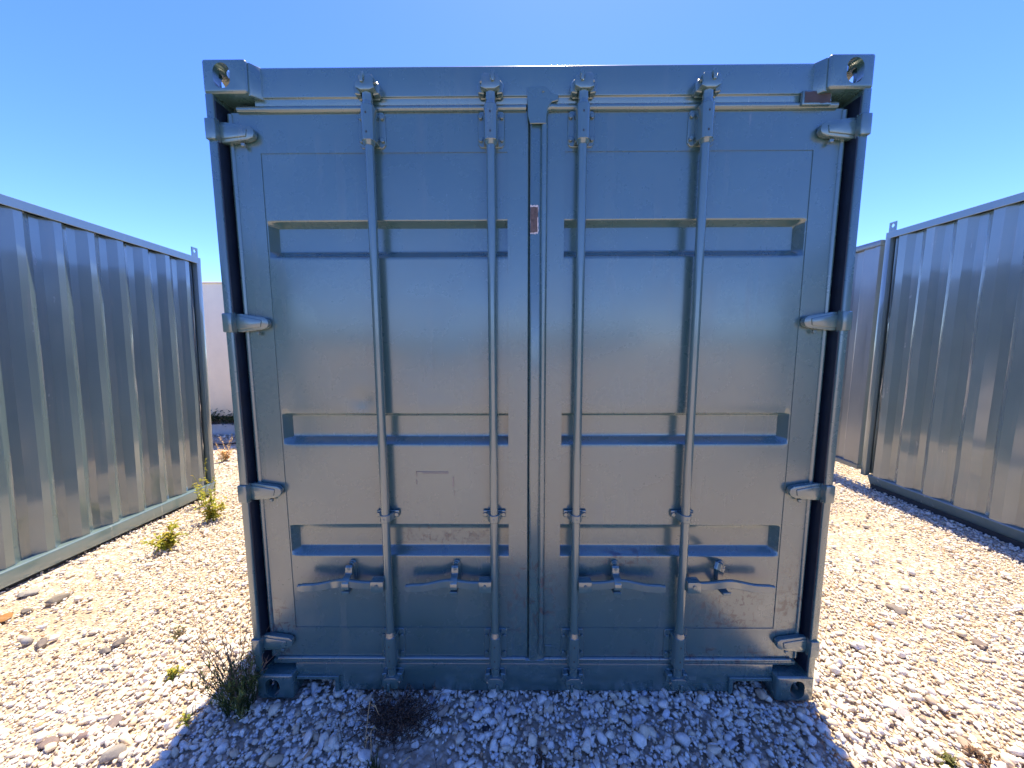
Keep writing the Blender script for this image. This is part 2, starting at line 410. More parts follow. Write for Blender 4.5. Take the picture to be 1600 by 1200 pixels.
def build_container():
    root = empty('shipping_container'); tag(root, 'blue-grey shipping container with closed double doors facing the camera', 'container')
    for front in (True, False):
        for top in (True, False):
            for sx in (-1, 1): casting(root, sx, top, front)
    # posts: thin outer flange, deep rebate for the hinges, web behind
    for sx in (-1, 1):
        b = bmesh.new()
        X = lambda v: sx*v
        prof = [(1.217, .004), (1.192, .004), (1.188, .008), (1.188, .105), (1.06, .105), (1.06, .135), (1.217, .135)]
        prism(b, [(X(x), y) for x, y in prof], 'Z', .112, 2.476, .004, 2)
        obj('corner_post', b, m_paint, root)
        b = bmesh.new(); prism(b, [(X(x), LEN-y) for x, y in ((1.217, .004), (1.10, .004), (1.10, .12), (1.217, .12))], 'Z', .112, 2.476, .006, 2)
        obj('corner_post', b, m_paint, root)
        b = bmesh.new(); prism(b, [(X(1.1878), .010), (X(1.1855), .012), (X(1.183), .050), (X(1.1845), .062), (X(1.180), .085), (X(1.165), .100), (X(1.10), .1045), (X(1.1875), .1045)], 'Z', .135, 2.455)  # dark lining over the post's inner face, stands in for shade in the gap
        obj('gap_shade_lining', b, m_gap_shade, root, 40)
    # header with lower lip
    b = bmesh.new()
    prism(b, [(HY, 2.576), (HY+.003, 2.583), (HY+.010, 2.587), (HY+.10, 2.587), (HY+.10, 2.452), (HY+.007, 2.452), (HY+.006, 2.476), (HY, 2.479)], 'X', -1.060, 1.060, .0025, 2)
    for sx in (-1, 1):
        prism(b, [(sx*1.062, .012), (sx*1.050, .010), (sx*1.020, .042), (sx*1.062, .042)], 'Z', 2.470, 2.583, .003, 2)
    header = obj('header', b, m_paint, root)
    # sill with fork cut-outs
    b = bmesh.new()
    prism(b, [(-1.06, .146), (1.06, .146), (1.06, .072), (.885, .072), (.885, .012), (-.885, .012), (-.885, .072), (-1.06, .072)], 'Y', HY, HY+.10, .004, 2)
    for sx in (-1, 1):
        prism(b, [(sx*.866, .012), (sx*.866, .089), (sx*1.055, .089), (sx*1.055, .073), (sx*.884, .073), (sx*.884, .012)], 'Y', HY-.010, HY+.004, .002, 1)
    prism(b, [(HY+.004, .140), (HY+.004, .156), (HY+.014, .162), (HY+.10, .164), (HY+.10, .140)], 'X', -1.16, 1.16, .002, 2)
    sill = obj('door_sill', b, m_paint, root)
    # box: floor, roof, rails, side and end walls
    b = bmesh.new(); box(b, (-1.15, .14, .10), (1.15, LEN-.13, .165)); obj('floor', b, m_under, root, 0)
    b = bmesh.new(); box(b, (-1.17, .13, 2.545), (1.17, LEN-.13, 2.575)); obj('roof', b, m_paint, root, 0)
    for sx in (-1, 1):
        for z0, z1, nm in ((.02, .17, 'bottom_rail'), (2.50, 2.573, 'top_rail')):
            b = bmesh.new(); box(b, (min(sx*1.17, sx*1.216), .18, z0), (max(sx*1.17, sx*1.216), LEN-.18, z1), .004, 2); obj(nm, b, m_paint, root)
        corrugated('side_wall', root, m_paint, side_profile(.136, LEN-.13, .278, .072, .068, .036), .171, 2.499,
                   lambda u, d, z: (sx*(1.205-d), u, z), nz=4)
    corrugated('end_wall', root, m_paint, side_profile(-1.09, 1.09, .25, .11, .04, .045), .12, 2.57, lambda u, d, z: (u, LEN-.02-d, z), nz=4)

    recs = [(2.038, 1.901), (1.2725, 1.140), (.782, .644)]
    zb, zt, l2, l1 = .158, 2.440, .306, 2.289
    def door(sx):
        xo, xi, po, pi = 1.166, (.022 if sx < 0 else -.020), 1.057, .107       # outer edge, meeting edge, panel bounds
        if sx > 0: po, pi = 1.060, .114
        b = bmesh.new(); fr = .045
        # frame ring with an opening for the sheet
        def ring(y, ins):
            o_ = [(xi+ins, zb+ins), (xo-ins, zb+ins), (xo-ins, zt-ins), (xi+ins, zt-ins)]; i_ = [(pi, l2), (po, l2), (po, l1), (pi, l1)]
            return [b.verts.new((sx*x, y, z)) for x, z in o_], [b.verts.new((sx*x, y, z)) for x, z in i_]
        o0, i0 = ring(DY+fr, 0); o1, i1 = ring(DY+.006, 0); o2, i2 = ring(DY, .006)
        for k in range(4):
            j = (k+1) % 4
            for q in ((o0[k], o0[j], o1[j], o1[k]), (o1[k], o1[j], o2[j], o2[k]), (o2[k], o2[j], i2[j], i2[k]), (i2[k], i2[j], i0[j], i0[k])): b.faces.new(q)
        for v in i1: b.verts.remove(v)
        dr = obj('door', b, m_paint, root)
        tag(dr, 'left door leaf with flat steel frame' if sx < 0 else 'right door leaf carrying the centre cover strip')
        # pressed sheet: three recessed ribs, oil-canning, a dent
        pd, sl, es = .038, .026, .020
        def soft(u, w_):
            # 0..1 ramp whose two corners are rounded over +-w_
            if u <= -w_ or u >= 1+w_: return float(u > .5)
            if u < w_: return (u+w_)**2/(4*w_)
            if u > 1-w_: return 1-(1+w_-u)**2/(4*w_)
            return u
        zs = [l2, l1]; xs = [pi, po]
        for t, bt in recs:
            for c0 in (t, t-sl*.55, bt+sl, bt): zs += [c0-.0032, c0, c0+.0032]
        xs += [pi+.004, po-es-.006, po-.006]
        zs = sorted(set(np.round(np.concatenate([zs, np.arange(l2, l1, .022)]), 5))); xs = sorted(set(np.round(np.concatenate([xs, np.arange(pi, po, .022)]), 5)))
        zs = [z for i, z in enumerate(zs) if i == 0 or z-zs[i-1] > .002]; xs = [x for i, x in enumerate(xs) if i == 0 or x-xs[i-1] > .002]
        r = np.random.default_rng(5+sx); ph = r.uniform(0, 6.28, (6, 2)); fr_ = r.uniform(2.0, 7.0, (6, 2))
        g = []
        for x in xs:
            row = []
            for z in zs:
                d = 0.0
                for t, bt in recs:
                    if bt-.01 < z < t+.01:
                        fz = min(soft((t-z)/(sl*.55), .0032/(sl*.55)), soft((z-bt)/sl, .0032/sl)); fx = min((po-.006-x)/es, 1.0)
                        d = max(d, pd*max(0, min(fz, fx)))
                e = sum(math.sin(fr_[k, 0]*x+ph[k, 0])*math.sin(fr_[k, 1]*z+ph[k, 1]) for k in range(6))*.0009
                edge = min(1, (x-pi)/.06, (po-x)/.06, (z-l2)/.05, (l1-z)/.05)
                e *= max(0, edge)
                if sx < 0:
                    q = ((-x+.715)/.045)**2+((z-1.325)/.035)**2; e += .007*math.exp(-q)
                    q = ((-x+.69)/.16)**2+((z-1.40)/.13)**2; e += .003*math.exp(-q)
                row.append((sx*x, DY+.003+d+e, z))
            g.append(row)
        b = bmesh.new(); vv = [[b.verts.new(p) for p in row] for row in g]
        for i in range(len(xs)-1):
            for j in range(len(zs)-1): b.faces.new((vv[i][j], vv[i][j+1], vv[i+1][j+1], vv[i+1][j]))
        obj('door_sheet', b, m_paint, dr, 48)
        b = bmesh.new(); box(b, (min(sx*(xi+.02), sx*(xo-.01)), DY+.046, zb+.01), (max(sx*(xi+.02), sx*(xo-.01)), DY+.056, zt-.01)); obj('door_lining', b, m_under, dr, 0)
        # painted-over rubber seal round the leaf
        b = bmesh.new(); ry = DY-.002
        xin = .05 if sx > 0 else .035
        pth = [(sx*1.128, ry, zt+.002), (sx*xin, ry, zt+.002)]
        if sx > 0:    # bends over at the meeting edge and runs down beside the cover strip
            pth = [(1.128, ry, zt+.002), (.085, ry, zt+.002)]+[(.066+.019*math.cos(a)-.001, ry-.004, zt-.017+.019*math.sin(a)) for a in [math.pi/2+math.pi/2*k/6 for k in range(7)]]
            pth = pth[:1]+[(.080, ry-.001, zt+.002)]+[(.060-.026*math.sin(a), ry-.004, zt-.024+.026*math.cos(a)) for a in [math.pi/2*k/6 for k in range(7)]]+[(.034, ry-.004, zb+.03)]
        tube(b, pth, .0125 if sx < 0 else .0135, 12); obj('door_seal', b, m_paint, dr, 40)
        b = bmesh.new(); tube(b, [(sx*1.164, ry+.006, zt-.012), (sx*1.164, ry+.006, zb+.012)], .011, 12); obj('door_seal', b, m_paint, dr, 40)
        b = bmesh.new(); tube(b, [(sx*1.14, ry, zb+.002), (sx*xin, ry, zb+.002)], .010, 12); obj('door_seal', b, m_paint, dr, 40)
        # hinges
        for z in (2.352, 1.643, .944, .251):
            b = bmesh.new()
            X = lambda v: sx*v
            # blade: tapering towards a rounded tip on the leaf, ribbed edges
            prism(b, [(X(1.212), z-.037), (X(1.165), z-.036), (X(1.085), z-.026), (X(1.066), z-.018), (X(1.060), z-.004), (X(1.062), z+.012), (X(1.075), z+.023), (X(1.13), z+.031), (X(1.165), z+.037), (X(1.212), z+.038)], 'Y', .024, .047, .004, 2)
            prism(b, [(X(1.19), z-.026), (X(1.165), z-.024), (X(1.09), z-.016), (X(1.085), z+.011), (X(1.13), z+.020), (X(1.165), z+.026), (X(1.19), z+.027)], 'Y', .0195, .027, .003, 2)
            tube(b, [(X(1.198), .018, z-.041), (X(1.198), .018, z+.041)], .0135, 14)
            prism(b, [(X(1.118), z-.034), (X(1.102), z-.034), (X(1.104), z-.047), (X(1.116), z-.047)], 'Y', .028, .040, .002, 1)
            obj('hinge', b, m_hw, dr)
            b = bmesh.new()
            for s in (-1, 1): pass
            prism(b, [(X(1.2225), -.004), (X(1.186), -.004), (X(1.184), .004), (X(1.186), .045), (X(1.2225), .045)], 'Z', z-.037, z+.037, .004, 2)
            obj('hinge_lug', b, m_hw, dr)
        # locking bars
        for k, ax in enumerate((.6245, .1705)):
            x = sx*ax+.0035; by = .012; odd = sx if k == 0 else -sx
            b = bmesh.new(); tube(b, [(x, by, .13), (x, by, 2.47)], .0172, 20); obj('locking_bar', b, m_hw, dr, 40)
            for zc, hh in ((2.368, .066), (.236, .074)):
                b = bmesh.new()
                prism(b, [(x-.051, zc-hh+.012), (x-.040, zc-hh), (x+.040, zc-hh), (x+.051, zc-hh+.012), (x+.051, zc+hh-.012), (x+.043, zc+hh-.004), (x-.043, zc+hh-.004), (x-.051, zc+hh-.012)], 'Y', DY-.006, DY+.002, .002, 1)
                # folded sleeve round the bar: flat front with chamfers
                prism(b, [(x-.029, DY-.004), (x-.027, by+.004), (x-.021, by-.017), (x-.010, by-.0235), (x+.010, by-.0235), (x+.021, by-.017), (x+.027, by+.004), (x+.029, DY-.004)], 'Z', zc-hh*.95, zc+hh*.92, .002, 1)
                tube(b, [(x, by, zc-hh-.010), (x, by, zc-hh*.93)], [.0185, .0235], 16); tube(b, [(x, by, zc+hh*.9), (x, by, zc+hh+.012)], [.0235, .0185], 16)
                for bx in (-.040, .040):
                    for bz in (-.040, .040): hexbolt(b, x+bx, DY-.005, zc+bz, .0095, .010)
                obj('bar_bracket', b, m_hw, dr)
                for bz in (-.036, .030):
                    b = bmesh.new(); prism(b, obround(x-.001, zc+bz, .005, .008, 4), 'Y', by-.0245, by-.020); obj('rivet_hole', b, m_black, dr, 0)
            zc = .840; b = bmesh.new()
            box(b, (x-.048, DY-.010, zc-.015), (x+.048, DY, zc+.016), .004, 2)
            prism(b, [(x-.034, DY-.008), (x-.030, by+.016), (x-.0215, by-.008), (x-.010, by-.0205), (x+.010, by-.0205), (x+.0215, by-.008), (x+.030, by+.016), (x+.034, DY-.008)], 'Z', zc-.018, zc+.014, .002, 1)
            for bx in (-.039, .039): tube(b, [(x+bx, DY-.009, zc), (x+bx, DY-.017, zc)], [.0095, .008], 10)
            hexbolt(b, x, by-.019, zc-.003, .004, .003)
            obj('bar_guide', b, m_hw, dr)
            # cams: tapered neck with a notched hammer head
            for top in (True, False):
                z0 = 2.452 if top else .140; s = 1 if top else -1; b = bmesh.new(); Z = lambda v: z0+s*v
                tube(b, [(x, by, Z(-.02)), (x, by, Z(.0)), (x, by, Z(.022)), (x, by, Z(.034))], [.0175, .0195, .0185, .023], 14)
                m = odd
                prism(b, [(x-m*.036, Z(.028)), (x-m*.018, Z(.020)), (x+m*.016, Z(.020)), (x+m*.034, Z(.030)), (x+m*.037, Z(.046)), (x+m*.030, Z(.066)), (x+m*.020, Z(.072)), (x+m*.016, Z(.052)), (x+m*.002, Z(.050)), (x-.000, Z(.070)), (x-m*.024, Z(.074)), (x-m*.034, Z(.062)), (x-m*.030, Z(.044))], 'Y', -.014, .026, .003, 2)
                box(b, (min(x+m*.003, x+m*.015), -.020, min(Z(.044), Z(.080))), (max(x+m*.003, x+m*.015), .006, max(Z(.044), Z(.080))), .003, 2)
                tube(b, [(x-m*.037, .004, Z(.052)), (x-m*.014, .004, Z(.052))], .0065, 8)
                obj('cam', b, m_hw, dr)
                b = bmesh.new(); hy = HY
                for q in (-1, 1):
                    e_ = .045; prism(b, [(x+q*.022, Z(.014)), (x+q*e_, Z(.018)), (x+q*(e_+.004), Z(.046)), (x+q*(e_-.008), Z(.062)), (x+q*.024, Z(.060))], 'Y', hy-.030, hy+.003, .003, 1)
                box(b, (x-.040, hy-.006, min(Z(.012), Z(.066))), (x+.040, hy+.002, max(Z(.012), Z(.066))), .003, 1)
                obj('cam_keeper', b, m_hw, header if top else sill)
            # handle: hub block, waved lever, catch with keeper
            hz = .545; q = sx; b = bmesh.new()
            box(b, (min(x+q*.012, x+q*.066), by-.030, hz-.024), (max(x+q*.012, x+q*.066), by+.012, hz+.024), .003, 2)
            tube(b, [(x+q*.040, by-.034, hz+.004), (x+q*.040, by-.028, hz+.004)], .008, 10)
            obj('handle_hub', b, m_hw, dr)
            L = .372 if k == 0 else .372; n = 34; pts = []; hs = []
            for i in range(n+1):
                t = i/n; u = .05+t*(L-.05)
                wv = math.exp(-((t-.42)/.16)**2)*.017-sstep(.6, 1., t)*.004
                hs.append(.036 if t < .97 else .030)
                yy = by-.012-.010*math.exp(-((t-.42)/.15)**2)-.012*float(sstep(.55, .8, t))
                pts.append((x+q*u, yy, hz-.002+wv))
            b = bmesh.new(); ribbon(b, pts, hs, .016, .004); obj('door_handle', b, m_hw, dr, 40)
            cx = x+q*.172; opened = (sx > 0 and k == 0); b = bmesh.new()
            prism(b, obround(cx+.006, hz+.022, .036, .122), 'Y', DY-.006, DY+.003, .002, 1)
            prism(b, obround(cx+.004, hz+.030, .026, .095), 'Y', DY-.013, DY-.004, .002, 1)
            tube(b, [(cx+.003, DY-.010, hz+.060), (cx+.003, DY-.030, hz+.060)], .0075, 10)
            # seat below the lever
            prism(b, [(DY-.004, hz-.036), (by-.034, hz-.030), (by-.036, hz-.016), (by-.030, hz-.016), (by-.028, hz-.024), (DY-.004, hz-.024)], 'X', cx-.016, cx+.018, .0015, 1)
            obj('handle_catch', b, m_hw, dr)
            b = bmesh.new()
            arc = [(DY-.024, hz+.072), (DY-.032, hz+.066), (DY-.034, hz+.040), (by-.022, hz+.034), (by-.034, hz+.018), (by-.036, hz-.004), (by-.030, hz-.012), (by-.027, hz-.006), (by-.028, hz+.014), (by-.016, hz+.028), (DY-.026, hz+.034), (DY-.026, hz+.060)]
            mat = None
            if opened:
                pv = Vector((cx+.003, DY-.028, hz+.060)); mat = Matrix.Translation(pv) @ Matrix.Rotation(math.radians(115), 4, 'Y') @ Matrix.Rotation(math.radians(-20), 4, 'Z') @ Matrix.Translation(-pv)
            prism(b, arc, 'X', cx-.013, cx+.017, .0015, 1, mat)
            hexbolt(b, cx+.003, DY-.028, hz+.060, .008, .006)
            o = obj('catch_flap', b, m_hw, dr)
            if opened: tag(o, 'catch flap swung open to the side')
        return dr
    dl = door(-1); dr = door(1)
    # centre cover strip on the right leaf with flared head and foot
    b = bmesh.new()
    prism(b, [(-.020, DY), (-.020, .044), (-.013, .040), (.014, .040), (.026, .0445), (.043, .0465), (.045, DY)], 'Z', .150, 2.452, .003, 2)
    prism(b, [(-.032, 2.503), (-.030, 2.408), (-.021, 2.378), (.040, 2.378), (.044, 2.430), (.060, 2.452), (.085, 2.458), (.085, 2.476), (.062, 2.482), (.045, 2.498), (.030, 2.506)], 'Y', .0285, .0345, .002, 1)
    hexbolt(b, .028, .029, 2.490, .006, .004)
    strip = obj('cover_strip', b, m_paint, dr)
    b = bmesh.new(); prism(b, obround(.0, 0, .0, .0, 1) if False else [(.052, .172), (.084, .172), (.084, .226), (.052, .226)], 'Y', DY-.005, DY+.001, .002, 1); obj('foot_plate', b, m_paint, dr)
    def ragged(x0, x1, z0, z1, y, amp, seed):
        r = random.Random(seed); P = []
        for i in range(9): P.append((x0+(x1-x0)*i/9, z0+r.uniform(-amp, amp)))
        for i in range(9): P.append((x1+r.uniform(-amp, amp), z0+(z1-z0)*i/9))
        for i in range(9): P.append((x1-(x1-x0)*i/9, z1+r.uniform(-amp, amp)))
        for i in range(9): P.append((x0+r.uniform(-amp, amp)*.4, z1-(z1-z0)*i/9))
        b = bmesh.new(); b.faces.new([b.verts.new((x, y, z)) for x, z in P]); return b
    b = ragged(-.0185, .0118, 1.984, 2.090, .0394, .0025, 3); me_o = obj('torn_tape', b, m_ragged, dr, 0)
    b = ragged(-.0182, .0102, 1.989, 2.083, .0389, .0016, 4); o = obj('bare_patch', b, m_bare, dr, 0); tag(o, 'bare brown patch where tape was torn off')
    b = bmesh.new(); box(b, (.985, .026, 2.434), (1.092, .040, 2.484), .003, 2); o = obj('seal_patch', b, m_paint, dr)
    b = ragged(.992, 1.088, 2.440, 2.480, .0252, .002, 5); o = obj('seal_patch_face', b, m_dark, dr, 0); tag(o, 'dark unpainted rectangle on the upper seal')
    # outline left by a removed plate
    m_out = paint_mat('plate_outline_paint', (.045, .065, .095), .4, .05)
    for (x0, x1, z0, z1) in ((-.498, -.362, 1.019, 1.022), (-.498, -.495, 1.000, 1.022), (-.498, -.496, .965, .985), (-.345, -.338, .955, .997), (-.338, -.336, .915, .940), (-.47, -.36, 1.013, 1.016), (-.336, -.334, 1.004, 1.006)):
        b = bmesh.new(); box(b, (x0, DY-.0003, z0), (x1, DY+.006, z1)); obj('plate_outline', b, m_out, dl, 0)
    # ghost of old lettering in the lowest rib of the left leaf: flaked dashes
    r = random.Random(9); b = bmesh.new(); yb = DY+.003+.038
    for i in range(95):
        x = r.uniform(-.56, -.20); z = .715+r.choice([-.020, -.008, .004, .018])+r.uniform(-.006, .006); a = r.uniform(.002, .010); h = r.uniform(.0008, .0022)
        if r.random() < .4: a, h = h, a
        y = yb-.0016
        b.faces.new([b.verts.new(p) for p in ((x, y, z), (x+a, y, z+r.uniform(-.001, .001)), (x+a, y, z+h), (x, y, z+h))])
    obj('old_lettering', b, m_out, dl, 0)
build_container()

# ------------------------------------------------------------------ neighbouring containers
def storage_container(name, label, loc, rot, sx, height, pitch, prof, length, width, base_h, mat, lug=True, skid_in=0.0, seed=1, dents=(), tuck=0.0):
    """long wall on local x=0 facing +x (sx=1) or -x (sx=-1), far end at y=0, running to y=-length"""
    root = empty(name, loc, rot); tag(root, label, 'container', 'storage containers either side')
    fl, sl, dep, start = prof; X = lambda v: sx*v
    P = side_profile(-length+.07, -.055, pitch, fl, sl, dep, start)
    corrugated('side_wall', root, mat, P, base_h, height-.062, lambda u, d, z: (X(-.022-d), u, z), dents, 60, .0022, seed)
    b = bmesh.new(); prism(b, [(X(0), height-.066), (X(0), height-.003), (X(-.012), height), (X(-.07), height), (X(-.07), height-.012), (X(-.014), height-.012), (X(-.014), height-.066)], 'Y', -length, 0, .002, 1); obj('top_rail', b, mat, root)
    b = bmesh.new(); prism(b, [(X(.004-tuck), base_h-.10-tuck*.4), (X(.004-tuck*.25), base_h-.006), (X(-.004-tuck*.25), base_h+.002), (X(-.12), base_h+.004), (X(-.12), base_h-.10-tuck*.4)], 'Y', -length, -.002-skid_in, .003, 1); obj('base_rail', b, mat, root)
    b = bmesh.new(); box(b, (min(X(-.03), X(-.12)), -length+.2, base_h-.16), (max(X(-.03), X(-.12)), -.03-skid_in, base_h-.098)); obj('skid', b, m_under, root, 0)
    for y in (0, -length+.05):
        for xx in (0, -width):
            x0, x1 = (X(xx), X(xx-.05)) if xx == 0 else (X(xx+.05), X(xx))
            b = bmesh.new(); box(b, (min(x0, x1)+.0005, y-.05, base_h-.02), (max(x0, x1)-.0005, y+.0015, height-.002), .004, 2); obj('corner_post', b, mat, root)
    for y in (.0, -length+.045):
        b = bmesh.new()
        pl = [(y-.062, height-.10), (y+.004, height-.10), (y+.004, height+.098), (y-.062, height+.098)]
        # lug plate with an eye
        n = 16; t = .010; cy, cz, rr = y-.028, height+.062, .018
        ring = []
        for side in (0, 1):
            xx = X(-.030-side*t)
            outer = [b.verts.new((xx, p[0], p[1])) for p in ((y-.062, height-.001), (y+.006, height-.001), (y+.006, height+.098), (y-.062, height+.098))]
            eye = [b.verts.new((xx, cy+rr*math.cos(a), cz+rr*math.sin(a))) for a in [-.75*math.pi+2*math.pi*k/n for k in range(n)]]
            for c_ in range(4):
                seg = [eye[(c_*4+k) % n] for k in range(5)]
                b.faces.new([outer[c_], outer[(c_+1) % 4]]+seg[::-1])
            ring.append((outer, eye))
        for c_ in range(4): b.faces.new((ring[0][0][c_], ring[0][0][(c_+1) % 4], ring[1][0][(c_+1) % 4], ring[1][0][c_]))
        for c_ in range(n): b.faces.new((ring[0][1][c_], ring[0][1][(c_+1) % n], ring[1][1][(c_+1) % n], ring[1][1][c_]))
        obj('lifting_lug', b, mat, root, 30)
    b = bmesh.new(); box(b, (min(X(-.06), X(-width)), -length+.01, height-.03), (max(X(-.06), X(-width)), -.01, height-.012)); obj('roof', b, mat, root, 0)
    b = bmesh.new(); box(b, (min(X(-.09), X(-width)), -length+.02, base_h-.09), (max(X(-.09), X(-width)), -.02, base_h-.02)); obj('floor', b, m_under, root, 0)
    for y in (-.03, -length+.03):
        corrugated('end_wall', root, mat, side_profile(-width+.06, -.055, .2, .06, .045, .034), base_h, height-.03, lambda u, d, z: (X(u), y+(-d if y > -1 else d), z), nz=2)
    corrugated('side_wall', root, mat, side_profile(-length+.055, -.055, pitch, fl, sl, dep), base_h, height-.03, lambda u, d, z: (X(-width+.02+d), u, z), nz=2)
    return root
storage_container('storage_container', 'corrugated blue-grey storage container on the left with sunlit ribs', (-3.343, 2.325, -.055), (math.radians(-2.0), 0, math.radians(1.35)), 1,
                  2.515, .208, (.046, .055, .032, .0), 6.06, 2.4, .135, m_side, seed=3,
                  dents=((-.30, .32, .09, .007), (-.62, .30, .10, .009), (-1.02, .42, .12, .008), (-1.45, .25, .10, .009)))
storage_container('storage_container', 'corrugated grey storage container on the right with shaded wall', (3.75, 2.455, -.01), (0, 0, 0), -1,
                  2.70, .237, (.072, .052, .034, .115), 6.06, 2.4, .150, m_side, skid_in=.06, seed=8,
                  dents=((-.9, .5, .12, .008), (-.65, .45, .11, .009), (-1.2, .3, .10, .008), (-.4, .6, .10, .006)), tuck=.06)
def fence_panel():
    root = empty('fence_panel', (3.76, 2.50, 0)); tag(root, 'narrow ribbed steel fence panel raised off the gravel behind right container', 'fence panel')
    L, z0, z1 = 2.4, .165, 2.635
    corrugated('ribbed_sheet', root, m_fence, side_profile(.04, L-.04, .26, .13, .03, .022, .02), z0+.04, z1-.05, lambda u, d, z: (.006+d, u, z), nz=30, wob=.001, seed=4)
    for a, b_, nm in ((z1-.06, z1, 'top_rail'), (z0-.005, z0+.05, 'bottom_rail')):
        b = bmesh.new(); box(b, (-.012, .0, a), (.045, L, b_), .003, 2); obj(nm, b, m_fence, root)
    for y in (0.0, L-.05):
        b = bmesh.new(); box(b, (-.010, y+.0015, z0+.051), (.043, y+.05, z1-.061), .003, 1); obj('post', b, m_fence, root)
    for y in (1.55, L-.12):
        b = bmesh.new(); prism(b, [(-.35, -.01), (.39, -.01), (.39, .03), (.045, .07), (.045, z0-.006), (-.012, z0-.006), (-.012, .07), (-.35, .03)], 'Y', y, y+.06, .003, 1); obj('foot', b, m_fence, root)
fence_panel()

# ------------------------------------------------------------------ pale cabin in the gap on the left
def cabin():
    p = gp(330, 677); y = p.y; zb = p.z
    root = empty('site_cabin', (p.x, y, zb)); tag(root, 'plain cream building standing behind the left storage container', 'building')
    x0, x1 = -4.6, 1.9
    top = on_y(330, 443, y)[2]-zb
    b = bmesh.new(); box(b, (x0, .0, .33), (x1, 2.6, top), .01, 2); obj('wall', b, m_cream, root)
    b = bmesh.new(); box(b, (x0-.02, -.02, top+.001), (x1+.02, 2.62, top+.03), .005, 1); obj('roof', b, m_cream, root)
    b = bmesh.new(); box(b, (x0+.02, -.06, -.06), (x1-.02, 2.5, .185), .01, 1); obj('plinth', b, m_plinth, root)
    for x in (x0+.2, -2.2, -1.2, .9, x1-.4):
        b = bmesh.new(); box(b, (x, .25, .184), (x+.2, .45, .331)); obj('pier', b, m_under, root, 0)
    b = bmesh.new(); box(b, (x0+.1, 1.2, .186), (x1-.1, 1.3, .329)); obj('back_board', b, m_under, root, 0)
    b = bmesh.new(); a = gp(300, 695); c_ = gp(372, 694)
    pts = [a.lerp(c_, t)+Vector((0, .05*math.sin(t*7), .014)) for t in [k/14-.5 for k in range(36)]]
    tube(b, pts, .014, 8); o = obj('hose', b, m_dark, None, 40); tag(o, 'thin dark hose lying across the gravel before the cream building', 'hose')
cabin()

# ------------------------------------------------------------------ far trees behind the yard, seen only in the paint
def far_trees():
    r = np.random.default_rng(21); V, F, K = [], [], []; off = 0
    for k in range(150):
        a = math.radians(-90+r.uniform(-80, 80)); d = r.uniform(52, 75); h = r.uniform(3, 5.5); c = np.array([math.cos(a)*d, math.sin(a)*d, h*.45])
        Vs, Fs = stone_shape(2, 500+k % 7); Vs = Vs*np.array([h*.55, h*.55, h*.95])*(1+r.uniform(-.12, .12, (len(Vs), 1)))+c
        V.append(Vs); F.append(Fs+off); off += len(Vs); K.append(np.tile(r.uniform(.7, 1.3)*np.ones(3), (len(Vs), 1)))
    me = tri_mesh('far_trees', np.concatenate(V), np.concatenate(F), np.concatenate(K)); o = mesh_obj('far_trees', me, m_bushg)
    tag(o, 'far-off belt of dark green trees behind the viewer', 'trees', kind='stuff')
far_trees()

# ------------------------------------------------------------------ plants
class Leaves:
    def __init__(s): s.V, s.F, s.K = [], [], []
    def blade(s, p, d, L, wd, col, droop=.3, fold=.25, up=Vector((0, 0, 1))):
        d = d.normalized(); side = d.cross(up); side = side.normalized() if side.length > 1e-3 else Vector((1, 0, 0)); nrm = side.cross(d)
        i = len(s.V); k = random.uniform(.75, 1.2)
        mid = p+d*L*.5+nrm*L*.06; tip = p+d*L-Vector((0, 0, droop*L))
        for v in (p, mid+side*wd/2+nrm*wd*fold, mid-Vector((0, 0, droop*L*.2)), mid-side*wd/2+nrm*wd*fold, tip): s.V.append(v[:]); s.K.append([c*k for c in col])
        s.F += [(i, i+1, i+2), (i, i+2, i+3), (i+1, i+4, i+2), (i+2, i+4, i+3)]
    def stem(s, pts, r0, r1, col, n=3):
        i0 = len(s.V)
        for q, p in enumerate(pts):
            r = r0+(r1-r0)*q/(len(pts)-1); t = (Vector(pts[min(q+1, len(pts)-1)])-Vector(pts[max(q-1, 0)])).normalized()
            a = t.cross(Vector((.3, .9, .2))).normalized(); c = t.cross(a)
            for k in range(n):
                g = 2*math.pi*k/n; s.V.append((Vector(p)+r*(math.cos(g)*a+math.sin(g)*c))[:]); s.K.append(col)
        for q in range(len(pts)-1):
            for k in range(n):
                a, b, c, d = i0+q*n+k, i0+q*n+(k+1) % n, i0+(q+1)*n+(k+1) % n, i0+(q+1)*n+k
                s.F += [(a, b, c), (a, c, d)]
    def build(s, name, mat, parent):
        me = tri_mesh(name, np.array(s.V), np.array(s.F), np.array(s.K)); return mesh_obj(name, me, mat, parent)
def curve(p, d, L, n=5, wob=.25, grav=.0):
    pts = [Vector(p)]; d = d.normalized()
    for k in range(n):
        d = (d+Vector((random.uniform(-wob, wob), random.uniform(-wob, wob), random.uniform(-wob, wob)*.5-grav))).normalized(); pts.append(pts[-1]+d*L/n)
    return pts
def rdir(tilt):
    a = random.uniform(0, 6.28); return Vector((math.cos(a)*math.sin(tilt), math.sin(a)*math.sin(tilt), math.cos(tilt)))
ONE = (1, 1, 1)
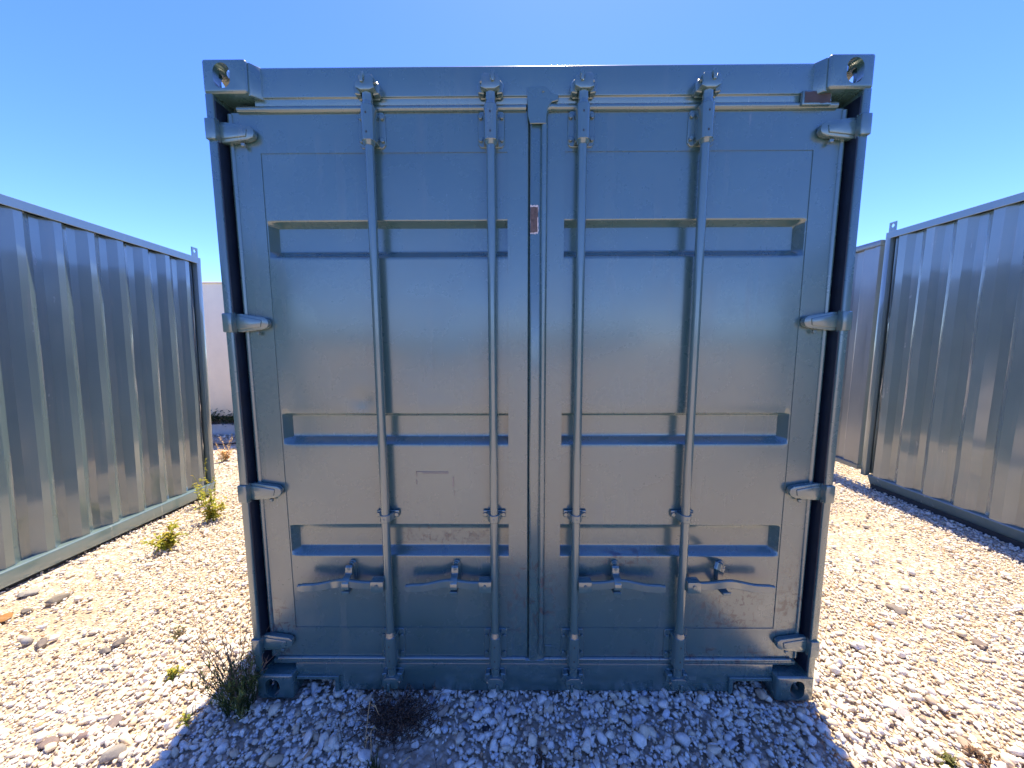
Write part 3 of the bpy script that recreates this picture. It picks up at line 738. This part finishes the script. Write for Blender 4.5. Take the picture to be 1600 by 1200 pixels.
def weed(name, label, px, py, H, spread, nst, nleaf, ll, lw, mat, mat_stem, tall=0, z=0):
    p = gp(px, py); root = empty(name, p); tag(root, label, 'weed'); st, lf = Leaves(), Leaves()
    for k in range(nst):
        h = H*random.uniform(.6, 1.0); d = rdir(random.uniform(.05, spread)); pts = curve((random.uniform(-.02, .02), random.uniform(-.02, .02), -.01), d, h, 6, .16, -.06)
        st.stem(pts, .0035, .0012, ONE, 4)
        for j in range(nleaf):
            t = random.uniform(.15, 1); q = t*(len(pts)-1); i = min(int(q), len(pts)-2); b = pts[i].lerp(pts[i+1], q-i)
            dd = rdir(random.uniform(.7, 1.5)); y = random.random(); col = (1.0+.5*y, 1.0+.15*y, .8) if random.random() < .75 else (1.7, 1.2, .9)
            lf.blade(b, dd, ll*random.uniform(.6, 1.15)*(1.2-.5*t), lw*random.uniform(.7, 1.1), col, random.uniform(.0, .5))
    for k in range(tall):
        d = rdir(random.uniform(.05, .35)); pts = curve((0, 0, 0), d, H*random.uniform(1.3, 1.8), 8, .12); st.stem(pts, .003, .001, (1.2, 1.1, .9), 4)
        for j in range(26):
            t = random.uniform(.45, 1); q = t*(len(pts)-1); i = min(int(q), len(pts)-2); b = pts[i].lerp(pts[i+1], q-i)
            lf.blade(b, rdir(random.uniform(.4, 1.3)), ll*.5*random.uniform(.4, 1), lw*.6, (1.3, 1.15, 1.0), .2)
    st.build('stems', mat_stem, root); lf.build('leaves', mat, root)
weed('leafy_weed', 'low bright green leafy weed nearest beside the left container base', 265, 857, .20, .95, 10, 12, .075, .026, m_leaf, m_leaf)
weed('leafy_weed', 'taller bright green weed with thin seed stalks by left container corner', 333, 812, .22, .8, 10, 12, .080, .028, m_leaf, m_leaf, tall=5)
weed('leafy_weed', 'upright pale weed growing against the far end of left container', 316, 790, .34, .35, 4, 13, .055, .018, m_leaf, m_leaf, tall=2)
weed('dry_weed', 'small yellowing weed on the sunlit gravel before the cream building', 352, 720, .22, .7, 14, 10, .06, .02, m_straw, m_straw, tall=4)
weed('sprout', 'tiny green sprout on the sunlit gravel left of the wiry bush', 272, 1056, .055, 1.1, 9, 5, .035, .010, m_leaf, m_leaf)
weed('sprout', 'tiny green sprout near the left edge of container shadow', 288, 1133, .05, .9, 6, 4, .03, .010, m_leaf, m_leaf)
weed('sprout', 'small dull sprout among stones farther left of the wiry bush', 277, 993, .05, 1.1, 8, 5, .03, .009, m_leafd, m_twig)

def wiry_bush():
    p = gp(374, 1106); root = empty('wiry_bush', p); tag(root, 'wiry dark green bush with dry twigs at the container corner', 'bush')
    tw, gr = Leaves(), Leaves()
    for k in range(70):
        d = rdir(random.uniform(.1, 1.0)); L = random.uniform(.12, .24); pts = curve((random.uniform(-.05, .05), random.uniform(-.04, .04), -.01), d, L, 6, .22, -.03)
        if pts[-1].x > .16: continue
        gr.stem(pts, .0022, .0008, (.8, .9, .7), 3)
        for j in range(11):
            q = random.uniform(.5, 1)*(len(pts)-1); i = min(int(q), len(pts)-2); b = pts[i].lerp(pts[i+1], q-i)
            c = random.choice([(1, 1, 1), (1.5, 1.5, 1.1), (.6, .7, .6), (2.4, 2.2, 1.3)])
            gr.blade(b, rdir(random.uniform(.2, 1.3)), random.uniform(.02, .042), .0048, c, .1)
    for k in range(17):
        d = rdir(random.uniform(.05, .6)); d.x -= .15; pts = curve((random.uniform(-.06, .03), random.uniform(-.04, .04), .05), d, random.uniform(.22, .38), 8, .14); tw.stem(pts, .0022, .0007, ONE, 3)
        for j in range(7):
            i = random.randint(2, 7); tw.stem(curve(pts[i], (pts[i]-pts[i-1]).normalized()+rdir(1.2)*.8, random.uniform(.03, .08), 3, .2), .0013, .0006, (1.1, 1.0, 1.0), 3)
    tw.build('twigs', m_twig, root); gr.build('foliage', m_leafd, root)
wiry_bush()
def dead_patch():
    p = gp(618, 1128); root = empty('dead_weed', p); tag(root, 'flattened dead brown weed on shaded gravel before the left door', 'weed'); st, lf = Leaves(), Leaves()
    for k in range(330):
        u, v = random.gauss(0, .085), random.gauss(0, .042)
        if abs(u) > .19: continue
        d = rdir(random.uniform(.9, 1.5)); pts = curve((u, v, random.uniform(.0, .025)), d, random.uniform(.04, .12), 5, .35, .02)
        c = random.choice([(.6, .6, .65), (1, 1, 1), (.8, .75, .75), (1.6, 1.35, 1.1)]); st.stem(pts, .0016, .0007, c, 3)
        for j in range(3): lf.blade(pts[random.randint(1, 5)], rdir(random.uniform(.5, 1.5)), random.uniform(.008, .022), .004, c, .2)
    st.build('stems', m_brown, root); lf.build('leaves', m_brown, root)
dead_patch()
def straw(label, base, tip, bends=(), r=.0022):
    p = gp(*base); root = empty('straw_stalk', p); tag(root, label, 'straw', 'dry straw stalks before the container')
    d = ray(*tip); t = (p.y-.0-CAM[1])/d[1]; q = Vector(CAM+t*d)-p
    st = Leaves(); st.stem([Vector((0, 0, -.01)), q*.35+Vector((.002, .004, 0)), q*.7, q], r, r*.6, ONE, 5)
    for bx, by_, bz in bends: st.blade(q*.95, Vector((bx, by_, bz)), .05, .006, (1.1, 1.1, 1), .6)
    st.build('stalk', m_straw, root)
straw('taller pale straw stalk standing in the dead brown weed', (568, 1166), (578, 1096), ((.5, .1, -.5),))
straw('short pale straw with hooked tip before the dead brown weed', (578, 1192), (580, 1140), ((.5, -.1, .7), (-.3, -.2, -.6)))
straw('pale straw lying aslant beside the bare dirt patch', (622, 1199), (640, 1182), (), .0025)
weed('grass_tuft', 'dark green grass tuft at the bottom edge below the straw', 585, 1208, .07, .5, 22, 1, .02, .004, m_leafd, m_leafd)
weed('dry_weed', 'dull brown weed on sunlit gravel in the bottom right corner', 1530, 1188, .05, 1.35, 20, 3, .035, .009, m_brown, m_twig)
weed('dry_weed', 'olive green weed on sunlit gravel beside the bottom right brown weed', 1482, 1196, .045, 1.3, 12, 4, .035, .012, m_leafd, m_leafd)
weed('dry_weed', 'small dry brown tuft in shaded gravel below the door centre', 845, 1190, .035, 1.2, 16, 4, .02, .005, m_brown, m_twig)
def leafy_bush():
    a = on_y(352, 657, gp(330, 677).y-.10); root = empty('leafy_bush', a); z0 = float(ground_z(a[0], a[1])); root.location.z = z0
    tag(root, 'dark green bush growing under the cream building', 'bush'); st, lf = Leaves(), Leaves(); hc = a[2]-z0
    for k in range(60):
        e = Vector((random.uniform(-.62, .75), random.uniform(-.12, .25), hc+random.gauss(0, .05)+.03)); pts = [Vector((e.x*.5, .12, -.02)), Vector((e.x*.8, .08, hc*.6)), e]
        st.stem(pts, .006, .002, (.6, .5, .5), 3)
        for j in range(26):
            b = e+Vector((random.gauss(0, .08), random.gauss(0, .05), random.gauss(0, .035)))
            lf.blade(b, rdir(random.uniform(.5, 1.6)), random.uniform(.03, .06), .03, random.choice([(1, 1, 1), (1.5, 1.4, 1.1), (.7, .8, .7)]), .3)
    st.build('stems', m_twig, root); lf.build('foliage', m_bushg, root)
leafy_bush()

# ------------------------------------------------------------------ single stones that stand out
for i, (px, py, r_, col, lab, fl) in enumerate([
    (7, 967, .060, (.52, .27, .10), 'orange-brown stone at the left picture edge', .8),
    (40, 957, .040, (.24, .22, .22), 'dark grey stone just right of the orange-brown stone', .8),
    (165, 1018, .040, (.32, .30, .29), 'flat grey stone left of its pair on sunlit gravel', .7),
    (188, 1006, .045, (.27, .25, .25), 'pointed grey stone right of its pair on sunlit gravel', 1.2),
    (66, 1008, .050, (.30, .27, .26), 'low dark grey stone on left gravel', .6),
    (90, 937, .065, (.38, .35, .31), 'big grey-brown stone lying near the left container base', .8),
    (42, 930, .060, (.55, .54, .52), 'large pale grey stone against the left container base', .8),
    (224, 1058, .026, (.30, .20, .15), 'small brown stone left of the green sprout', .8),
    (180, 1130, .042, (.34, .29, .29), 'mauve-grey stone on lower left gravel', .6),
    (130, 1150, .036, (.34, .26, .26), 'flat dark mauve stone on lower left gravel', .5),
    (76, 1162, .052, (.36, .29, .28), 'dark mauve stone with ridges near the bottom left corner', .6),
    (172, 1184, .058, (.48, .46, .43), 'large grey stone at the bottom edge on the left', .8),
    (760, 1138, .025, (.045, .055, .075), 'blackish stone on shaded gravel below the cover strip', .6),
    (562, 1131, .021, (.62, .68, .70), 'pale bluish stone among the dead brown weed', 1.0),
    (1026, 1108, .026, (.74, .72, .70), 'bright angular white stone below the right door', .7),
    (914, 1088, .017, (.74, .73, .72), 'small rounded white stone near the sill below the right door', .9),
    (1157, 1164, .030, (.10, .075, .06), 'dark brown clod on shaded gravel on the right', .6),
    (1182, 1121, .022, (.60, .54, .42), 'cream stone below the bottom right casting', .9),
    (978, 1189, .026, (.66, .66, .67), 'smooth oval white stone at the bottom edge centre', .7),
    (1398, 953, .060, (.36, .32, .30), 'grey-brown stone on the sunlit gravel right', .6),
    (1360, 978, .035, (.48, .29, .16), 'rust-brown stone on the sunlit gravel right', .7),
    (1530, 1008, .048, (.34, .28, .26), 'flat dark stone near the right picture edge', .6),
    (1410, 1116, .048, (.62, .58, .60), 'long pale mauve stone on the lower right gravel', .6)]):
    rock(px, py, r_, col, lab, fl, i)
